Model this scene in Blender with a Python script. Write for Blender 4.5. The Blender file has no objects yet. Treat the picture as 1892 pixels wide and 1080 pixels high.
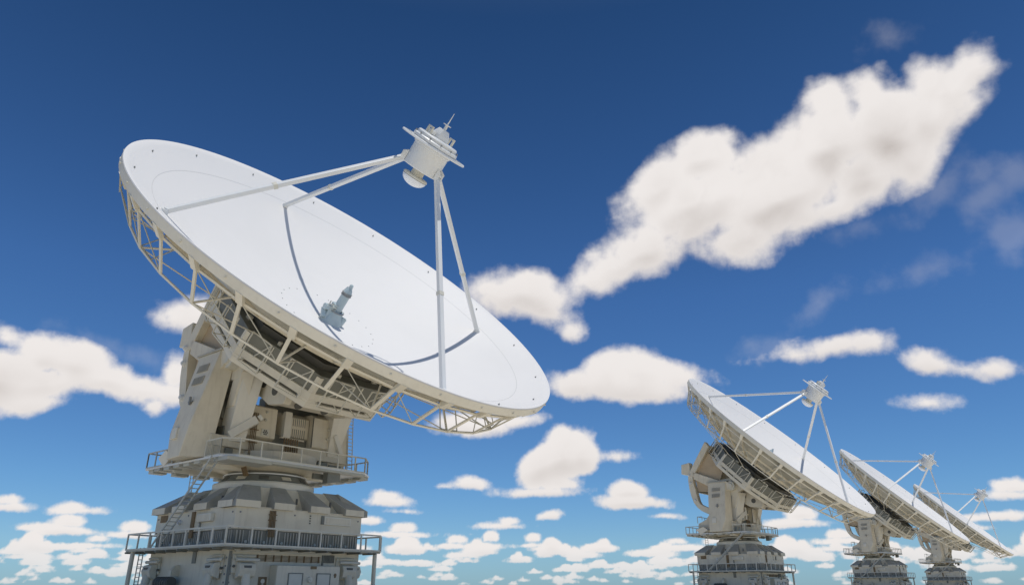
import bpy, bmesh, math, random
from mathutils import Vector, Matrix, Euler
random.seed(7)
R = math.radians
scene = bpy.context.scene
COL = scene.collection

# ------------------------------------------------------------------ camera
PITCH = R(22.1016)
FPX = 1342.66 / 1892.0            # focal length in image widths
cam_d = bpy.data.cameras.new('camera')
cam_d.sensor_width = 36.0
cam_d.lens = 36.0 * FPX
cam_d.clip_end = 60000
cam = bpy.data.objects.new('camera', cam_d)
COL.objects.link(cam)
EYE = 1.6
cam.location = (0, 0, EYE)
cam.rotation_euler = (R(90) + PITCH, 0, 0)
scene.camera = cam

# ------------------------------------------------------------------ materials
def mat_paint(name, base, rough=0.5, dirt_shadow=0.12, dirt_shadow_col=(0.20, 0.17, 0.12), scale=0.6, streak=0.10, bump=0.02, metallic=0.0, spec=0.5):
    m = bpy.data.materials.new(name); m.use_nodes = True
    nt = m.node_tree; N = nt.nodes; L = nt.links
    b = N['Principled BSDF']
    b.inputs['Roughness'].default_value = rough
    b.inputs['Metallic'].default_value = metallic
    b.inputs['Specular IOR Level'].default_value = spec
    tc = N.new('ShaderNodeTexCoord')
    n1 = N.new('ShaderNodeTexNoise'); n1.inputs['Scale'].default_value = scale; n1.inputs['Detail'].default_value = 7; n1.inputs['Roughness'].default_value = 0.6
    L.new(tc.outputs['Object'], n1.inputs['Vector'])
    r1 = N.new('ShaderNodeMapRange'); r1.inputs[1].default_value = 0.45; r1.inputs[2].default_value = 0.75; r1.inputs[3].default_value = 0; r1.inputs[4].default_value = dirt_shadow
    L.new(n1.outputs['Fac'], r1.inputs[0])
    mp = N.new('ShaderNodeMapping'); mp.inputs['Scale'].default_value = (5, 5, 0.35)
    L.new(tc.outputs['Object'], mp.inputs['Vector'])
    n2 = N.new('ShaderNodeTexNoise'); n2.inputs['Scale'].default_value = 1.0; n2.inputs['Detail'].default_value = 5
    L.new(mp.outputs[0], n2.inputs['Vector'])
    r2 = N.new('ShaderNodeMapRange'); r2.inputs[1].default_value = 0.52; r2.inputs[2].default_value = 0.8; r2.inputs[3].default_value = 0; r2.inputs[4].default_value = streak
    L.new(n2.outputs['Fac'], r2.inputs[0])
    ad = N.new('ShaderNodeMath'); ad.operation = 'ADD'; ad.use_clamp = True
    L.new(r1.outputs[0], ad.inputs[0]); L.new(r2.outputs[0], ad.inputs[1])
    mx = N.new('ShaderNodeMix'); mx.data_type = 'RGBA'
    mx.inputs[6].default_value = (*base, 1); mx.inputs[7].default_value = (*dirt_shadow_col, 1)
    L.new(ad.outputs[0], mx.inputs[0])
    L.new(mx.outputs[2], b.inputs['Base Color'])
    if bump:
        n3 = N.new('ShaderNodeTexNoise'); n3.inputs['Scale'].default_value = 9; n3.inputs['Detail'].default_value = 4
        L.new(tc.outputs['Object'], n3.inputs['Vector'])
        bp = N.new('ShaderNodeBump'); bp.inputs['Strength'].default_value = bump * 5; bp.inputs['Distance'].default_value = 0.02
        L.new(n3.outputs['Fac'], bp.inputs['Height']); L.new(bp.outputs[0], b.inputs['Normal'])
    return m

M = {}
M['dish'] = mat_paint('dish_white_paint', (0.735, 0.725, 0.71), rough=0.58, dirt_shadow=0.16, dirt_shadow_col=(0.50, 0.50, 0.48), scale=0.10, streak=0.0, bump=0.0)
M['dishback'] = mat_paint('dish_back_panels', (0.44, 0.42, 0.345), rough=0.35, dirt_shadow=0.85, dirt_shadow_col=(0.16, 0.15, 0.11), scale=0.33, streak=0.0, bump=0.0)  # the dark mottling is shadow under the dish painted into the colour
M['cream'] = mat_paint('cream_steel_paint', (0.77, 0.735, 0.63), rough=0.5, dirt_shadow=0.16, streak=0.10)
M['grey'] = mat_paint('warm_grey_paint', (0.73, 0.67, 0.53), rough=0.48, dirt_shadow=0.22, streak=0.20, dirt_shadow_col=(.24, .18, .11))
M['white'] = mat_paint('white_steel_paint', (0.74, 0.75, 0.74), rough=0.4, dirt_shadow=0.10, dirt_shadow_col=(0.4, 0.4, 0.37), streak=0.06)
M['roof'] = mat_paint('shaded_roof_grey', (0.46, 0.445, 0.385), rough=0.6, dirt_shadow=0.3, streak=0.2, dirt_shadow_col=(.12, .11, .09))  # darker grey: the dish's shade on the roof tops is put into the colour
M['dark'] = mat_paint('dark_recess_paint', (0.11, 0.11, 0.095), rough=0.6, dirt_shadow=0.3, streak=0.1)
M['slate'] = mat_paint('slate_green_panel', (0.22, 0.225, 0.195), rough=0.5, dirt_shadow=0.4, streak=0.15, dirt_shadow_col=(.08, .08, .07))
M['rail'] = mat_paint('railing_paint', (0.50, 0.50, 0.44), rough=0.5, dirt_shadow=0.2, streak=0.05, bump=0)
M['railpale'] = mat_paint('pale_railing_paint', (0.68, 0.66, 0.57), rough=0.5, dirt_shadow=0.2, streak=0.05, bump=0)
M['rust'] = mat_paint('rusty_conduit', (0.24, 0.17, 0.09), rough=0.75, dirt_shadow=0.6, dirt_shadow_col=(0.12, .07, .035), scale=6, streak=.3)
M['tan'] = mat_paint('tan_bounce_tint', (0.52, 0.41, 0.27), rough=0.6, dirt_shadow=0.35, dirt_shadow_col=(.30, .2, .12), scale=.8)  # warm ground bounce on the plates is painted in as a tan colour
M['blue'] = mat_paint('pale_blue_enamel', (0.42, 0.51, 0.54), rough=0.35, dirt_shadow=0.2, dirt_shadow_col=(.25, .3, .31), scale=2)
M['seam'] = mat_paint('panel_seam', (0.58, 0.58, 0.57), rough=0.6, dirt_shadow=0.1, streak=0, bump=0)
M['bolt'] = mat_paint('bolt_steel', (0.24, 0.25, 0.25), rough=0.5, dirt_shadow=0.1, streak=0, bump=0)
M['glass'] = mat_paint('radome_white', (0.80, 0.82, 0.84), rough=0.15, dirt_shadow=0.03, streak=0, bump=0)

# ------------------------------------------------------------------ mesh builder
class MB:
    def __init__(s, X=None):
        s.bm = bmesh.new(); s.X = X
    def face(s, vs):
        try: return s.bm.faces.new(vs)
        except ValueError: return None
    def hexa(s, p, skip=()):              # p: 8 points, 0-3 bottom ring, 4-7 top ring
        v = [s.bm.verts.new(Vector(q)) for q in p]
        for f in ((3, 2, 1, 0), (4, 5, 6, 7), (0, 1, 5, 4), (1, 2, 6, 5), (2, 3, 7, 6), (3, 0, 4, 7)):
            if f not in skip: s.face([v[i] for i in f])
        return s
    def box(s, x0, x1, y0, y1, z0, z1):
        return s.hexa([(x0, y0, z0), (x1, y0, z0), (x1, y1, z0), (x0, y1, z0), (x0, y0, z1), (x1, y0, z1), (x1, y1, z1), (x0, y1, z1)])
    def beam(s, p, q, w=0.1, h=None, ref=(0, 0, 1)):
        h = h or w
        p = Vector(p); q = Vector(q); d = q - p
        if d.length < 1e-6: return s
        d.normalize(); r = Vector(ref)
        if abs(d.dot(r)) > 0.97: r = Vector((1, 0, 0)) if abs(d.x) < 0.9 else Vector((0, 1, 0))
        a = d.cross(r).normalized() * (w / 2); b = a.cross(d).normalized() * (h / 2)
        ring = [(-a - b), (a - b), (a + b), (-a + b)]
        v0 = [s.bm.verts.new(p + o) for o in ring]; v1 = [s.bm.verts.new(q + o) for o in ring]
        for i in range(4):
            j = (i + 1) % 4; s.face([v0[i], v0[j], v1[j], v1[i]])
        s.face(v0[::-1]); s.face(v1)
        return s
    def tube(s, p, q, r, r2=None, n=14):
        r2 = r if r2 is None else r2
        p = Vector(p); q = Vector(q); d = (q - p).normalized()
        ref = Vector((0, 0, 1)) if abs(d.z) < 0.9 else Vector((1, 0, 0))
        a = d.cross(ref).normalized(); b = d.cross(a).normalized()
        A = [a * math.cos(2 * math.pi * i / n) + b * math.sin(2 * math.pi * i / n) for i in range(n)]
        v0 = [s.bm.verts.new(p + o * r) for o in A]; v1 = [s.bm.verts.new(q + o * r2) for o in A]
        for i in range(n):
            j = (i + 1) % n; s.face([v0[i], v0[j], v1[j], v1[i]])
        s.face(v0[::-1]); s.face(v1)
        return s
    def lathe(s, prof, n=48, closed=False, phase=0.0, c=(0, 0)):   # prof list of (r, z)
        rings = []
        for r, z in prof:
            if r < 1e-5: rings.append([s.bm.verts.new((c[0], c[1], z))])
            else: rings.append([s.bm.verts.new((c[0] + r * math.cos(2 * math.pi * i / n + phase), c[1] + r * math.sin(2 * math.pi * i / n + phase), z)) for i in range(n)])
        pairs = list(zip(rings[:-1], rings[1:]))
        if closed: pairs.append((rings[-1], rings[0]))
        for A, B in pairs:
            for i in range(n):
                j = (i + 1) % n
                a0, a1 = (A[0], A[0]) if len(A) == 1 else (A[i], A[j])
                b0, b1 = (B[0], B[0]) if len(B) == 1 else (B[i], B[j])
                vs = []
                for v in (a0, a1, b1, b0):
                    if v not in vs: vs.append(v)
                if len(vs) > 2: s.face(vs)
        return s
    def prism(s, pts, thick_vec):          # closed 3-D polygon extruded
        t = Vector(thick_vec); v0 = [s.bm.verts.new(Vector(p)) for p in pts]; v1 = [s.bm.verts.new(Vector(p) + t) for p in pts]
        n = len(pts)
        for i in range(n):
            j = (i + 1) % n; s.face([v0[i], v0[j], v1[j], v1[i]])
        s.face(v0[::-1]); s.face(v1)
        return s
    def strip(s, pts_a, pts_b, thick_vec):  # band between two polylines, extruded
        for i in range(len(pts_a) - 1):
            s.prism([pts_a[i], pts_a[i + 1], pts_b[i + 1], pts_b[i]], thick_vec)
        return s
    def build(s, name, mat, parent=None, bevel=0, smooth=34, label=None, merge=False, kind=None, each=False):
        bm = s.bm
        if each:
            if merge: bmesh.ops.remove_doubles(bm, verts=bm.verts, dist=1e-4)
            seen = set(); objs = []
            for v in list(bm.verts):
                if v in seen: continue
                st = [v]; seen.add(v); isl = []
                while st:
                    a = st.pop(); isl.append(a)
                    for e in a.link_edges:
                        b = e.other_vert(a)
                        if b not in seen: seen.add(b); st.append(b)
                m = MB(s.X); mp = {a: m.bm.verts.new(a.co) for a in isl}
                for f in {f for a in isl for f in a.link_faces}: m.face([mp[a] for a in f.verts])
                objs.append(m.build(name, mat, parent, bevel, smooth, label))
            bm.free(); return objs[0]
        if merge: bmesh.ops.remove_doubles(bm, verts=bm.verts, dist=1e-4)
        if s.X is not None: bm.transform(s.X)
        bmesh.ops.recalc_face_normals(bm, faces=bm.faces)
        for f in bm.faces: f.smooth = True
        for e in bm.edges:
            if len(e.link_faces) != 2 or e.calc_face_angle(0) > R(smooth): e.smooth = False
        me = bpy.data.meshes.new(name); bm.to_mesh(me); bm.free()
        me.materials.append(M[mat] if isinstance(mat, str) else mat)
        o = bpy.data.objects.new(name, me); COL.objects.link(o)
        if parent: o.parent = parent
        if bevel:
            b = o.modifiers.new('bevel', 'BEVEL'); b.width = bevel; b.segments = 2; b.limit_method = 'ANGLE'; b.angle_limit = R(40)
        if label: o['label'] = label
        if kind: o['kind'] = kind
        return o

def struct(o, kind='structure'):
    o['kind'] = kind; return o

# ------------------------------------------------------------------ ground
def build_ground():
    mb = MB()
    rings = [0, 15, 30, 60, 100, 160, 250, 400, 700, 1200, 2500, 6000, 12000, 19900]
    n = 72; prev = None
    for r in rings:
        if r == 0: cur = [mb.bm.verts.new((0, 60, 0))]
        else: cur = [mb.bm.verts.new((r * math.cos(2 * math.pi * i / n), 60 + r * math.sin(2 * math.pi * i / n), 0)) for i in range(n)]
        if prev:
            for i in range(n):
                j = (i + 1) % n
                if len(prev) == 1: mb.face([prev[0], cur[i], cur[j]])
                else: mb.face([prev[i], cur[i], cur[j], prev[j]])
        prev = cur
    m = bpy.data.materials.new('dry_earth'); m.use_nodes = True
    nt = m.node_tree; N = nt.nodes; L = nt.links; b = N['Principled BSDF']; b.inputs['Roughness'].default_value = 0.95
    tc = N.new('ShaderNodeTexCoord'); n1 = N.new('ShaderNodeTexNoise'); n1.inputs['Scale'].default_value = 0.05; n1.inputs['Detail'].default_value = 9
    L.new(tc.outputs['Object'], n1.inputs['Vector'])
    cr = N.new('ShaderNodeValToRGB'); cr.color_ramp.elements[0].position = .35; cr.color_ramp.elements[0].color = (0.68, 0.60, 0.47, 1)
    cr.color_ramp.elements[1].position = .7; cr.color_ramp.elements[1].color = (0.78, 0.71, 0.57, 1)
    L.new(n1.outputs['Fac'], cr.inputs[0]); L.new(cr.outputs[0], b.inputs['Base Color'])
    struct(mb.build('ground', m))
build_ground()

# ------------------------------------------------------------------ telescope
EL = R(45.31)
CX, CZ = 7.50, 21.17                       # dish rim centre in the telescope's own frame
nx, nz = math.cos(EL), math.sin(EL)
DX = Matrix(((0, -nz, nx, CX), (1, 0, 0, 0.2), (0, nx, nz, CZ), (0, 0, 0, 1)))   # (u, v, t) -> local
DEPTH = 4.2
def surf(r): return -DEPTH * (1 - (r / 15.0) ** 2)
def pol(r, deg, t): return (r * math.cos(R(deg)), r * math.sin(R(deg)), t)

def make_telescope():
    root = bpy.data.objects.new('radio_telescope', None); COL.objects.link(root)
    root.empty_display_size = 2
    # ---------------- dish
    d = MB(DX)
    prof = [(0, -DEPTH)] + [(15.0 * i / 40, surf(15.0 * i / 40)) for i in range(1, 41)]
    prof += [(15.08, 0.0), (15.10, -0.06)]
    d.lathe(prof, n=160)
    dish = d.build('dish', 'dish', root)
    d = MB(DX)
    bp = [(15.10, -0.065), (15.07, -0.56), (14.86, -0.59), (14.82, -0.42)]
    d.lathe(bp, n=160); d.build('rim_skirt', 'cream', dish)
    d = MB(DX)
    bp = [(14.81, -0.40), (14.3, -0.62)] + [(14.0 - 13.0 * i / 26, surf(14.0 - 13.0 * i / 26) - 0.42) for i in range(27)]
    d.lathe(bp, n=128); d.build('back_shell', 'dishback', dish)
    # seams between back panels: thin raised ribs on the rear shell
    rb = MB(DX)
    for k in range(32):
        a = 5.625 + 11.25 * k
        rs = [5.0 + (14.2 - 5.0) * i / 8 for i in range(9)]
        A = [pol(r, a - 0.06 * 57.3 / r, surf(r) - 0.42) for r in rs]; B = [pol(r, a - 0.06 * 57.3 / r, surf(r) - 0.66) for r in rs]
        t = Vector((-math.sin(R(a)), math.cos(R(a)), 0)) * 0.09
        rb.strip(A, B, t)
    rb.build('back_rib', 'grey', dish, each=True, merge=True)
    rb = MB(DX)
    for rr, hh in ((8.2, .26), (11.3, .22)):
        rb.lathe([(rr, surf(rr) - .40), (rr, surf(rr) - .40 - hh), (rr + .12, surf(rr) - .40 - hh), (rr + .12, surf(rr) - .38)], n=96)
    rb.build('stiffening_hoop', 'grey', dish)
    s = MB(DX)
    r0 = 13.05
    s.lathe([(r0, surf(r0) + .006), (r0 + .030, surf(r0 + .030) + .008), (r0 + .034, surf(r0 + .034) - .02), (r0, surf(r0) - .02)], n=180, closed=True)
    s.build('panel_seam', 'seam', dish)
    s = MB(DX)
    for k in range(24):
        a = k * 15 + 5; s.tube(pol(3.4, a, surf(3.4) - .02), pol(3.4, a, surf(3.4) + .03), .032, n=8)
    s.build('bolt_ring', 'bolt', dish)
    for k in range(16):
        a = 11.25 + 22.5 * k
        s = MB(DX); r = 14.35
        s.tube(pol(r, a, surf(r) - .03), pol(r - .02, a, surf(r) + .07), .05, n=10)
        s.beam(pol(r, a, surf(r) + .07), pol(r - .02, a, surf(r) + .11), .04)
        s.build('rim_bolt', 'bolt', dish)
    # lamps on the skirt
    for k in range(32):
        a = 11.25 * k + 2.0
        s = MB(DX); p = Vector(pol(15.06, a, -.30)); q = Vector(pol(15.16, a, -.30))
        s.tube(p, q, .06, .05, n=10); s.build('skirt_stud', 'railpale', dish)
    # ---------------- rim truss
    truss = bpy.data.objects.new('back_structure', None); COL.objects.link(truss); truss.parent = root
    rng_node = lambda k: Vector(pol(13.35, 5.625 + 11.25 * k, -3.1))
    rng_top = lambda k: Vector(pol(14.4, 5.625 + 11.25 * k, -1.12))
    s = MB(DX)
    for k in range(32): s.beam(rng_node(k), rng_node(k + 1), .10, .10)
    s.build('lower_ring_chord', 'cream', truss)
    s = MB(DX)
    for k in range(32): s.beam(rng_top(k), rng_top(k + 1), .09, .12)
    s.build('upper_ring_chord', 'cream', truss)
    for k in range(32):
        a = 5.625 + 11.25 * k
        s = MB(DX)
        t = Vector((-math.sin(R(a)), math.cos(R(a)), 0)) * .20
        A = Vector(pol(15.10, a, -.55)); B = Vector(pol(14.55, a, -1.22)); c = Vector(pol(14.3, a, -1.16)); e = Vector(pol(14.80, a, -.55))
        s.prism([A - t, B - t * .7, c - t * .7, e - t], t * 1.9)
        s.build('rim_bracket', 'cream', truss)
        s = MB(DX)
        s.beam(rng_top(k), rng_node(k), .09, .19, ref=pol(1, a + 90, 0))
        s.build('truss_post', 'cream', truss)
        if k % 3 == 2: continue
        s = MB(DX)
        s.beam(rng_top(k), rng_node(k + 1), .045)
        s.build('truss_diagonal', 'rail', truss)
    s = MB(DX)
    for k in range(0, 32, 2):
        r = 11.4
        s.beam(rng_node(k), pol(r, 5.625 + 11.25 * k + 3, surf(r) - .5), .09)
        if k % 2 == 0: s.beam(rng_node(k), pol(7.0, 11.25 * k + 8, -5.0), .06)
    s.build('inner_tie', 'cream', truss, each=True)
    # square guard frames hanging outside the lower ring
    for k in range(16):
        a0 = 22.5 * k + 4; a1 = a0 + 6.5
        if 205 < a0 < 262: continue
        P = [pol(13.15, a0, -3.12), pol(12.3, a0, -2.3), pol(12.3, a1, -2.3), pol(13.15, a1, -3.12)]
        s = MB(DX)
        for i in range(4): s.beam(P[i], P[(i + 1) % 4], .05)
        if k % 2: s.beam(P[0], pol(10.9, a0, -3.35), .06); s.beam(P[3], pol(10.9, a1, -3.35), .06); s.beam(pol(10.9, a0, -3.35), pol(10.9, a1, -3.35), .06)
        s.build('guard_frame', 'rail', truss)
    for a in (139, 152, 165):
        P = Vector(pol(14.4, a, -1.95)); Q = Vector(pol(14.4, a + 13, -1.95)) if a < 165 else Vector(pol(13.4, 174.4, -3.1))
        s = MB(DX); s.beam(P, Q, .06); s.beam(P, pol(15.0, a, -.5), .06); s.beam(P, pol(13.4, a + 4, -3.05), .06)
        s.beam(pol(14.4, a + 4, -1.95), pol(15.0, a + 4, -.5), .05)
        s.build('edge_cage', 'rail', truss)
    # ---------------- hub drum (octagonal)
    hub = bpy.data.objects.new('hub_drum', None); COL.objects.link(hub); hub.parent = root
    AP = 6.2; RC = AP / math.cos(R(22.5))
    oc = lambda r, t: [Vector(pol(r / math.cos(R(22.5)), 22.5 + 45 * k, t)) for k in range(8)]
    # lower band, each face with a recessed slot
    s = MB(DX); dk = MB(DX); pn = MB(DX); ps = MB(DX)
    t0, t1, t2 = -7.5, -6.47, -5.4
    for k in range(8):
        a = Vector(pol(RC, 22.5 + 45 * k, 0)); b = Vector(pol(RC, 67.5 + 45 * k, 0)); T = (b - a)
        inw = -Vector(pol(1, 45 + 45 * k, 0))
        def q(f, t, dep=0): return a + T * f + inw * dep + Vector((0, 0, t))
        def slab(m, f0, f1, ta, tb, d0, d1):
            m.hexa([q(f0, ta, d0), q(f1, ta, d0), q(f1, ta, d1), q(f0, ta, d1), q(f0, tb, d0), q(f1, tb, d0), q(f1, tb, d1), q(f0, tb, d1)])
        slab(s, 0, 1, t0, -7.12, 0, .5); slab(s, 0, 1, -6.94, t1, 0, .5)
        slab(s, 0, .13, -7.12, -6.94, 0, .5); slab(s, .87, 1, -7.12, -6.94, 0, .5)
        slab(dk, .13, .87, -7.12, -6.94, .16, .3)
        slab(pn, .05, .95, t1, t2, .14, .22)
        slab(ps, 0, .05, t1, t2, 0.02, .3); slab(ps, .95, 1, t1, t2, 0.02, .3)
        slab(pn, 0, 1, t2, t2 + .10, .10, .9)
        # vertical seams on the panel
        for f in (.36, .64): slab(ps, f - .006, f + .006, t1, t2, .10, .15)
    s.build('drum_band', 'cream', hub, bevel=.02)
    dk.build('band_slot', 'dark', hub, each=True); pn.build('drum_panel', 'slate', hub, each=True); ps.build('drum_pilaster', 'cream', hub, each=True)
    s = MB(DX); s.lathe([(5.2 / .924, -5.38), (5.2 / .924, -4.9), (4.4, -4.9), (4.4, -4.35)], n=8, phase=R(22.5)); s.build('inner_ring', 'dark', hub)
    s = MB(DX)
    s.lathe([(6.0, -7.42), (0.01, -7.42)], n=8, phase=R(22.5)); s.lathe([(6.0, -7.36), (0.01, -7.36)], n=8, phase=R(22.5)); s.build('drum_floor', 'slate', hub)
    # railing hoops round the drum
    for k in range(16):
        a = 11.25 + 22.5 * k
        P = [pol(7.0, a - 5.8, -7.0), pol(7.0, a + 5.8, -7.0), pol(7.05, a + 5.8, -5.0), pol(7.05, a - 5.8, -5.0)]
        s = MB(DX)
        for i in range(4): s.beam(P[i], P[(i + 1) % 4], .07)
        for i in (0, 1): s.beam(P[i], pol(6.2, a + (-5.8 if i == 0 else 5.8) * .95, -6.95), .06)
        s.beam(P[2], pol(6.35, a - 2.5, -6.6), .05)
        s.build('railing_hoop', 'railpale', hub)
    # walkway grating between the drum and hoops
    s = MB(DX); s.lathe([(6.38, -6.40), (6.95, -6.40), (6.95, -6.46), (6.38, -6.46)], n=8, phase=R(22.5), closed=True)
    # clutter inside the drum gap
    s2 = MB(DX); rr = random.Random(3)
    for k in range(14):
        a = rr.uniform(0, 360); r = rr.uniform(5.3, 5.8); w = rr.uniform(.12, .3)
        c = Vector(pol(r, a, -5.2)); s2.beam(c, c + Vector(pol(w * 1.6, a + 90, 0)), .25, .25)
    s2.build('drum_equipment', 'railpale', hub, each=True)
    s.bm.free()

    # ---------------- feed support
    feet = {0: 12.62, 90: 12.62, 180: 12.62, 270: 12.62}
    tops = {180: 152, 90: 118, 0: -28, 270: -62}
    for a in (0, 90, 180, 270):
        s = MB(DX); f = Vector(pol(feet[a], a, surf(12.62) + .05)); q = Vector(pol(1.32, tops[a], 7.75))
        s.beam(f, q, .30, .26, ref=(0, 0, 1))
        st = s.build('feed_strut', 'white', root, bevel=.03)
        s = MB(DX); s.tube(f - Vector((0, 0, .1)), f + Vector((0, 0, .14)), .24, .2, n=12); s.tube(f + Vector((0, 0, .14)), f + Vector((0, 0, .22)), .1, n=8)
        s.build('strut_foot', 'white', st)
        s = MB(DX); w = f.lerp(q, .42); e = (q - f).normalized(); s.beam(w - e * .12, w + e * .12, .345, .305); s.build('strut_joint', 'railpale', st)
    # ---------------- feed housing
    s = MB(DX)
    s.lathe([(0.01, 7.55), (1.0, 7.55), (1.18, 7.55), (1.22, 7.6), (1.22, 9.0), (1.30, 9.05), (1.30, 9.2)], n=56)
    fh = s.build('feed_housing', 'white', root)
    s = MB(DX)
    s.lathe([(1.25, 9.17), (1.62, 9.17), (1.66, 9.21), (1.66, 9.30), (1.62, 9.34), (1.25, 9.34)], n=72, closed=True)
    s.lathe([(2.16, 9.20), (2.27, 9.20), (2.30, 9.26), (2.27, 9.32), (2.16, 9.32)], n=72, closed=True)
    for k in range(8):
        a = 45 * k + 12; s.beam(pol(1.6, a, 9.26), pol(2.2, a, 9.26), .42, .09)
    s.build('flange', 'white', fh)
    s = MB(DX)
    s.lathe([(1.52, 9.34), (1.58, 9.40), (1.58, 9.54), (1.50, 9.60), (1.40, 9.60), (1.42, 9.78), (1.34, 9.86), (0.9, 9.88), (0.01, 9.90)], n=56)
    s.build('stepped_cover', 'white', fh)
    s = MB(DX)
    for k in range(12):
        a = 30 * k + 8; s.tube(pol(1.55, a, 9.6), pol(1.55, a, 9.70), .05, n=8)
    s.build('cover_bolt', 'bolt', fh, each=True)
    s = MB(DX)
    s.lathe([(.62, 9.88), (.60, 10.15), (.42, 10.45), (.36, 10.55), (.01, 10.55)], n=8)
    s.box(-.9, -.55, -.25, .25, 9.9, 10.15); s.build('cap_cone', 'white', fh, bevel=.02)
    for sg in (-1, 1):
        s = MB(DX)
        s.beam((sg * .95, -.2, 9.86), (sg * .95, -.2, 10.3), .12); s.beam((sg * .95, .25, 9.86), (sg * .95, .25, 10.3), .12); s.beam((sg * .95, -.26, 10.3), (sg * .95, .31, 10.3), .12)
        s.build('lifting_handle', 'railpale', fh)
    s = MB(DX)
    s.tube((0, 0, 10.5), (0, 0, 10.86), .11, .10); s.tube((0, 0, 10.86), (0, 0, 10.92), .27, n=14); s.tube((0, 0, 10.9), (0, 0, 11.75), .045, .02, n=8); s.beam((-.3, 0, 10.9), (.3, 0, 10.9), .05)
    s.build('lightning_rod', 'white', fh)
    s = MB(DX)
    s.lathe([(.42, 7.6), (.42, 7.12), (.80, 7.12), (.86, 7.06), (.86, 6.98), (.78, 6.96)], n=40)
    s.build('horn_collar', 'railpale', fh)
    s = MB(DX)
    s.lathe([(.84, 6.95)] + [(.84 * math.cos(R(i * 9)), 6.95 - .55 * math.sin(R(i * 9))) for i in range(1, 10)] + [(0.001, 6.40)], n=40)
    s.build('radome', 'glass', fh)
    for a in (152, 118, -28, -62):
        s = MB(DX); c = Vector(pol(1.22, a, 7.95)); o = Vector(pol(1, a, 0)); tt = Vector(pol(1, a + 90, 0))
        for sg in (-1, 1):
            b = c + tt * sg * .21
            s.prism([b + Vector((0, 0, .35)), b + o * .30 + Vector((0, 0, .15)), b + o * .30 - Vector((0, 0, .35)), b - Vector((0, 0, .4))], tt * .05 * sg)
        s.tube(c + o * .17 - tt * .3, c + o * .17 + tt * .3, .08, n=10)
        s.build('strut_bracket', 'white', fh)
    for a in (45,):
        s = MB(DX); c = Vector(pol(1.22, a, 8.3)); s.beam(c, c + Vector(pol(.14, a, 0)), .35, .6); s.build('junction_box', 'railpale', fh)
    # ---------------- receiver in the middle of the dish
    z = -DEPTH
    RX = DX @ Matrix.Translation((.28, 0, z)) @ Matrix.Diagonal((.80, .80, .79, 1)) @ Matrix.Translation((0, 0, -z))
    s = MB(RX)
    s.lathe([(1.05, z), (.95, z + .35), (.62, z + .95), (.62, z + 1.1), (.50, z + 1.12)], n=28)
    rc = s.build('receiver', 'blue', root)
    s = MB(RX)
    s.lathe([(.40, z + 1.1), (.38, z + 2.6)], n=28); s.build('receiver_tube', 'blue', rc)
    s = MB(RX); s.lathe([(.37, z + 2.6), (.45, z + 2.6), (.45, z + 2.68), (.41, z + 2.70), (.41, z + 2.78), (.45, z + 2.80), (.45, z + 2.86), (.34, z + 2.88)], n=28); s.build('tube_collar', 'bolt', rc)
    s = MB(RX); s.lathe([(.38, z + 2.88), (.30, z + 3.15), (.17, z + 3.3), (.16, z + 3.6), (.1, z + 3.66), (.001, z + 3.66)], n=24)
    for a in (20, 140, 260): s.beam(pol(.36, a, z + 2.9), pol(.22, a, z + 3.35), .08)
    s.build('tube_nose', 'blue', rc)
    s = MB(RX); s.lathe([(.62, z + 1.0), (.70, z + 1.0), (.70, z + 1.09), (.6, z + 1.10)], n=28); s.build('base_flange', 'bolt', rc)
    s = MB(RX)
    s.beam((-.55, .1, z + 1.35), (-.05, .1, z + 1.4), .55, .5); s.beam((-.95, -.05, z + 1.2), (-.5, -.05, z + 1.25), .42, .38)
    s.tube((-1.35, -.1, z + 1.15), (-.9, -.1, z + 1.2), .27, n=16); s.tube((-1.1, -.35, z + .3), (-1.1, .2, z + .9), .22, n=14)
    s.beam((-.8, -.3, z + .2), (-.7, -.1, z + 1.1), .3, .4); s.beam((-.1, .38, z + 1.4), (0, .38, z + 1.9), .25, .12)
    s.build('drive_housing', 'blue', rc, bevel=.03)
    s = MB(RX)
    for yy in (-.15, .3): s.tube((-.75, yy, z + 1.05), (-.75, yy, z + 1.62), .05, n=8)
    for zz in (1.15, 1.35, 1.55): s.tube((-1.3, -.3, z + zz - .05), (-.3, -.32, z + zz), .03, n=6)
    s.build('receiver_pipework', 'railpale', rc)
    s = MB(RX); s.tube((.62, -.5, z + .1), (.75, -.45, z + .75), .28, n=16); s.tube((.76, -.45, z + .74), (.77, -.44, z + .80), .2, n=12); s.build('side_motor', 'blue', rc)

    # ---------------- elevation wheel frames and counterweights
    ew = bpy.data.objects.new('elevation_frame', None); COL.objects.link(ew); ew.parent = root
    for sg in (-1, 1):
        y0 = 3.55 * sg; th = (0, .95 * sg, 0)
        s = MB(); s.prism([(-1.65, y0, 21.5), (-4.75, y0, 17.0), (-4.05, y0, 16.6), (-3.75, y0, 17.0), (-1.1, y0, 20.7)], th)
        s.build('rear_beam', 'grey', ew, bevel=.03)
        s = MB(); s.prism([(-4.0, y0, 17.35), (-3.9, y0, 16.3), (.9, y0, 13.7), (1.4, y0, 15.2)], th); s.build('spoke_beam', 'grey', ew, bevel=.03)
        cx, cz = .9, 15.0
        outer = [(-4.75, 17.0), (-4.78, 16.0), (-4.70, 14.9), (-4.50, 13.9), (-4.2, 13.0), (-3.7, 12.3), (-3.1, 11.8), (-2.2, 11.35), (-1.0, 11.0), (.2, 10.9)]
        inner = [(-4.05, 16.6), (-4.05, 15.9), (-3.85, 15.0), (-3.68, 14.1), (-3.5, 13.2), (-3.25, 12.75), (-2.8, 12.5), (-2.0, 12.1), (-.95, 11.8), (.2, 11.7)]
        s = MB(); s.strip([(x, y0, zz) for x, zz in outer], [(x, y0, zz) for x, zz in inner], th); s.build('gear_arc', 'grey', ew, merge=True)
        s = MB()
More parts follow.
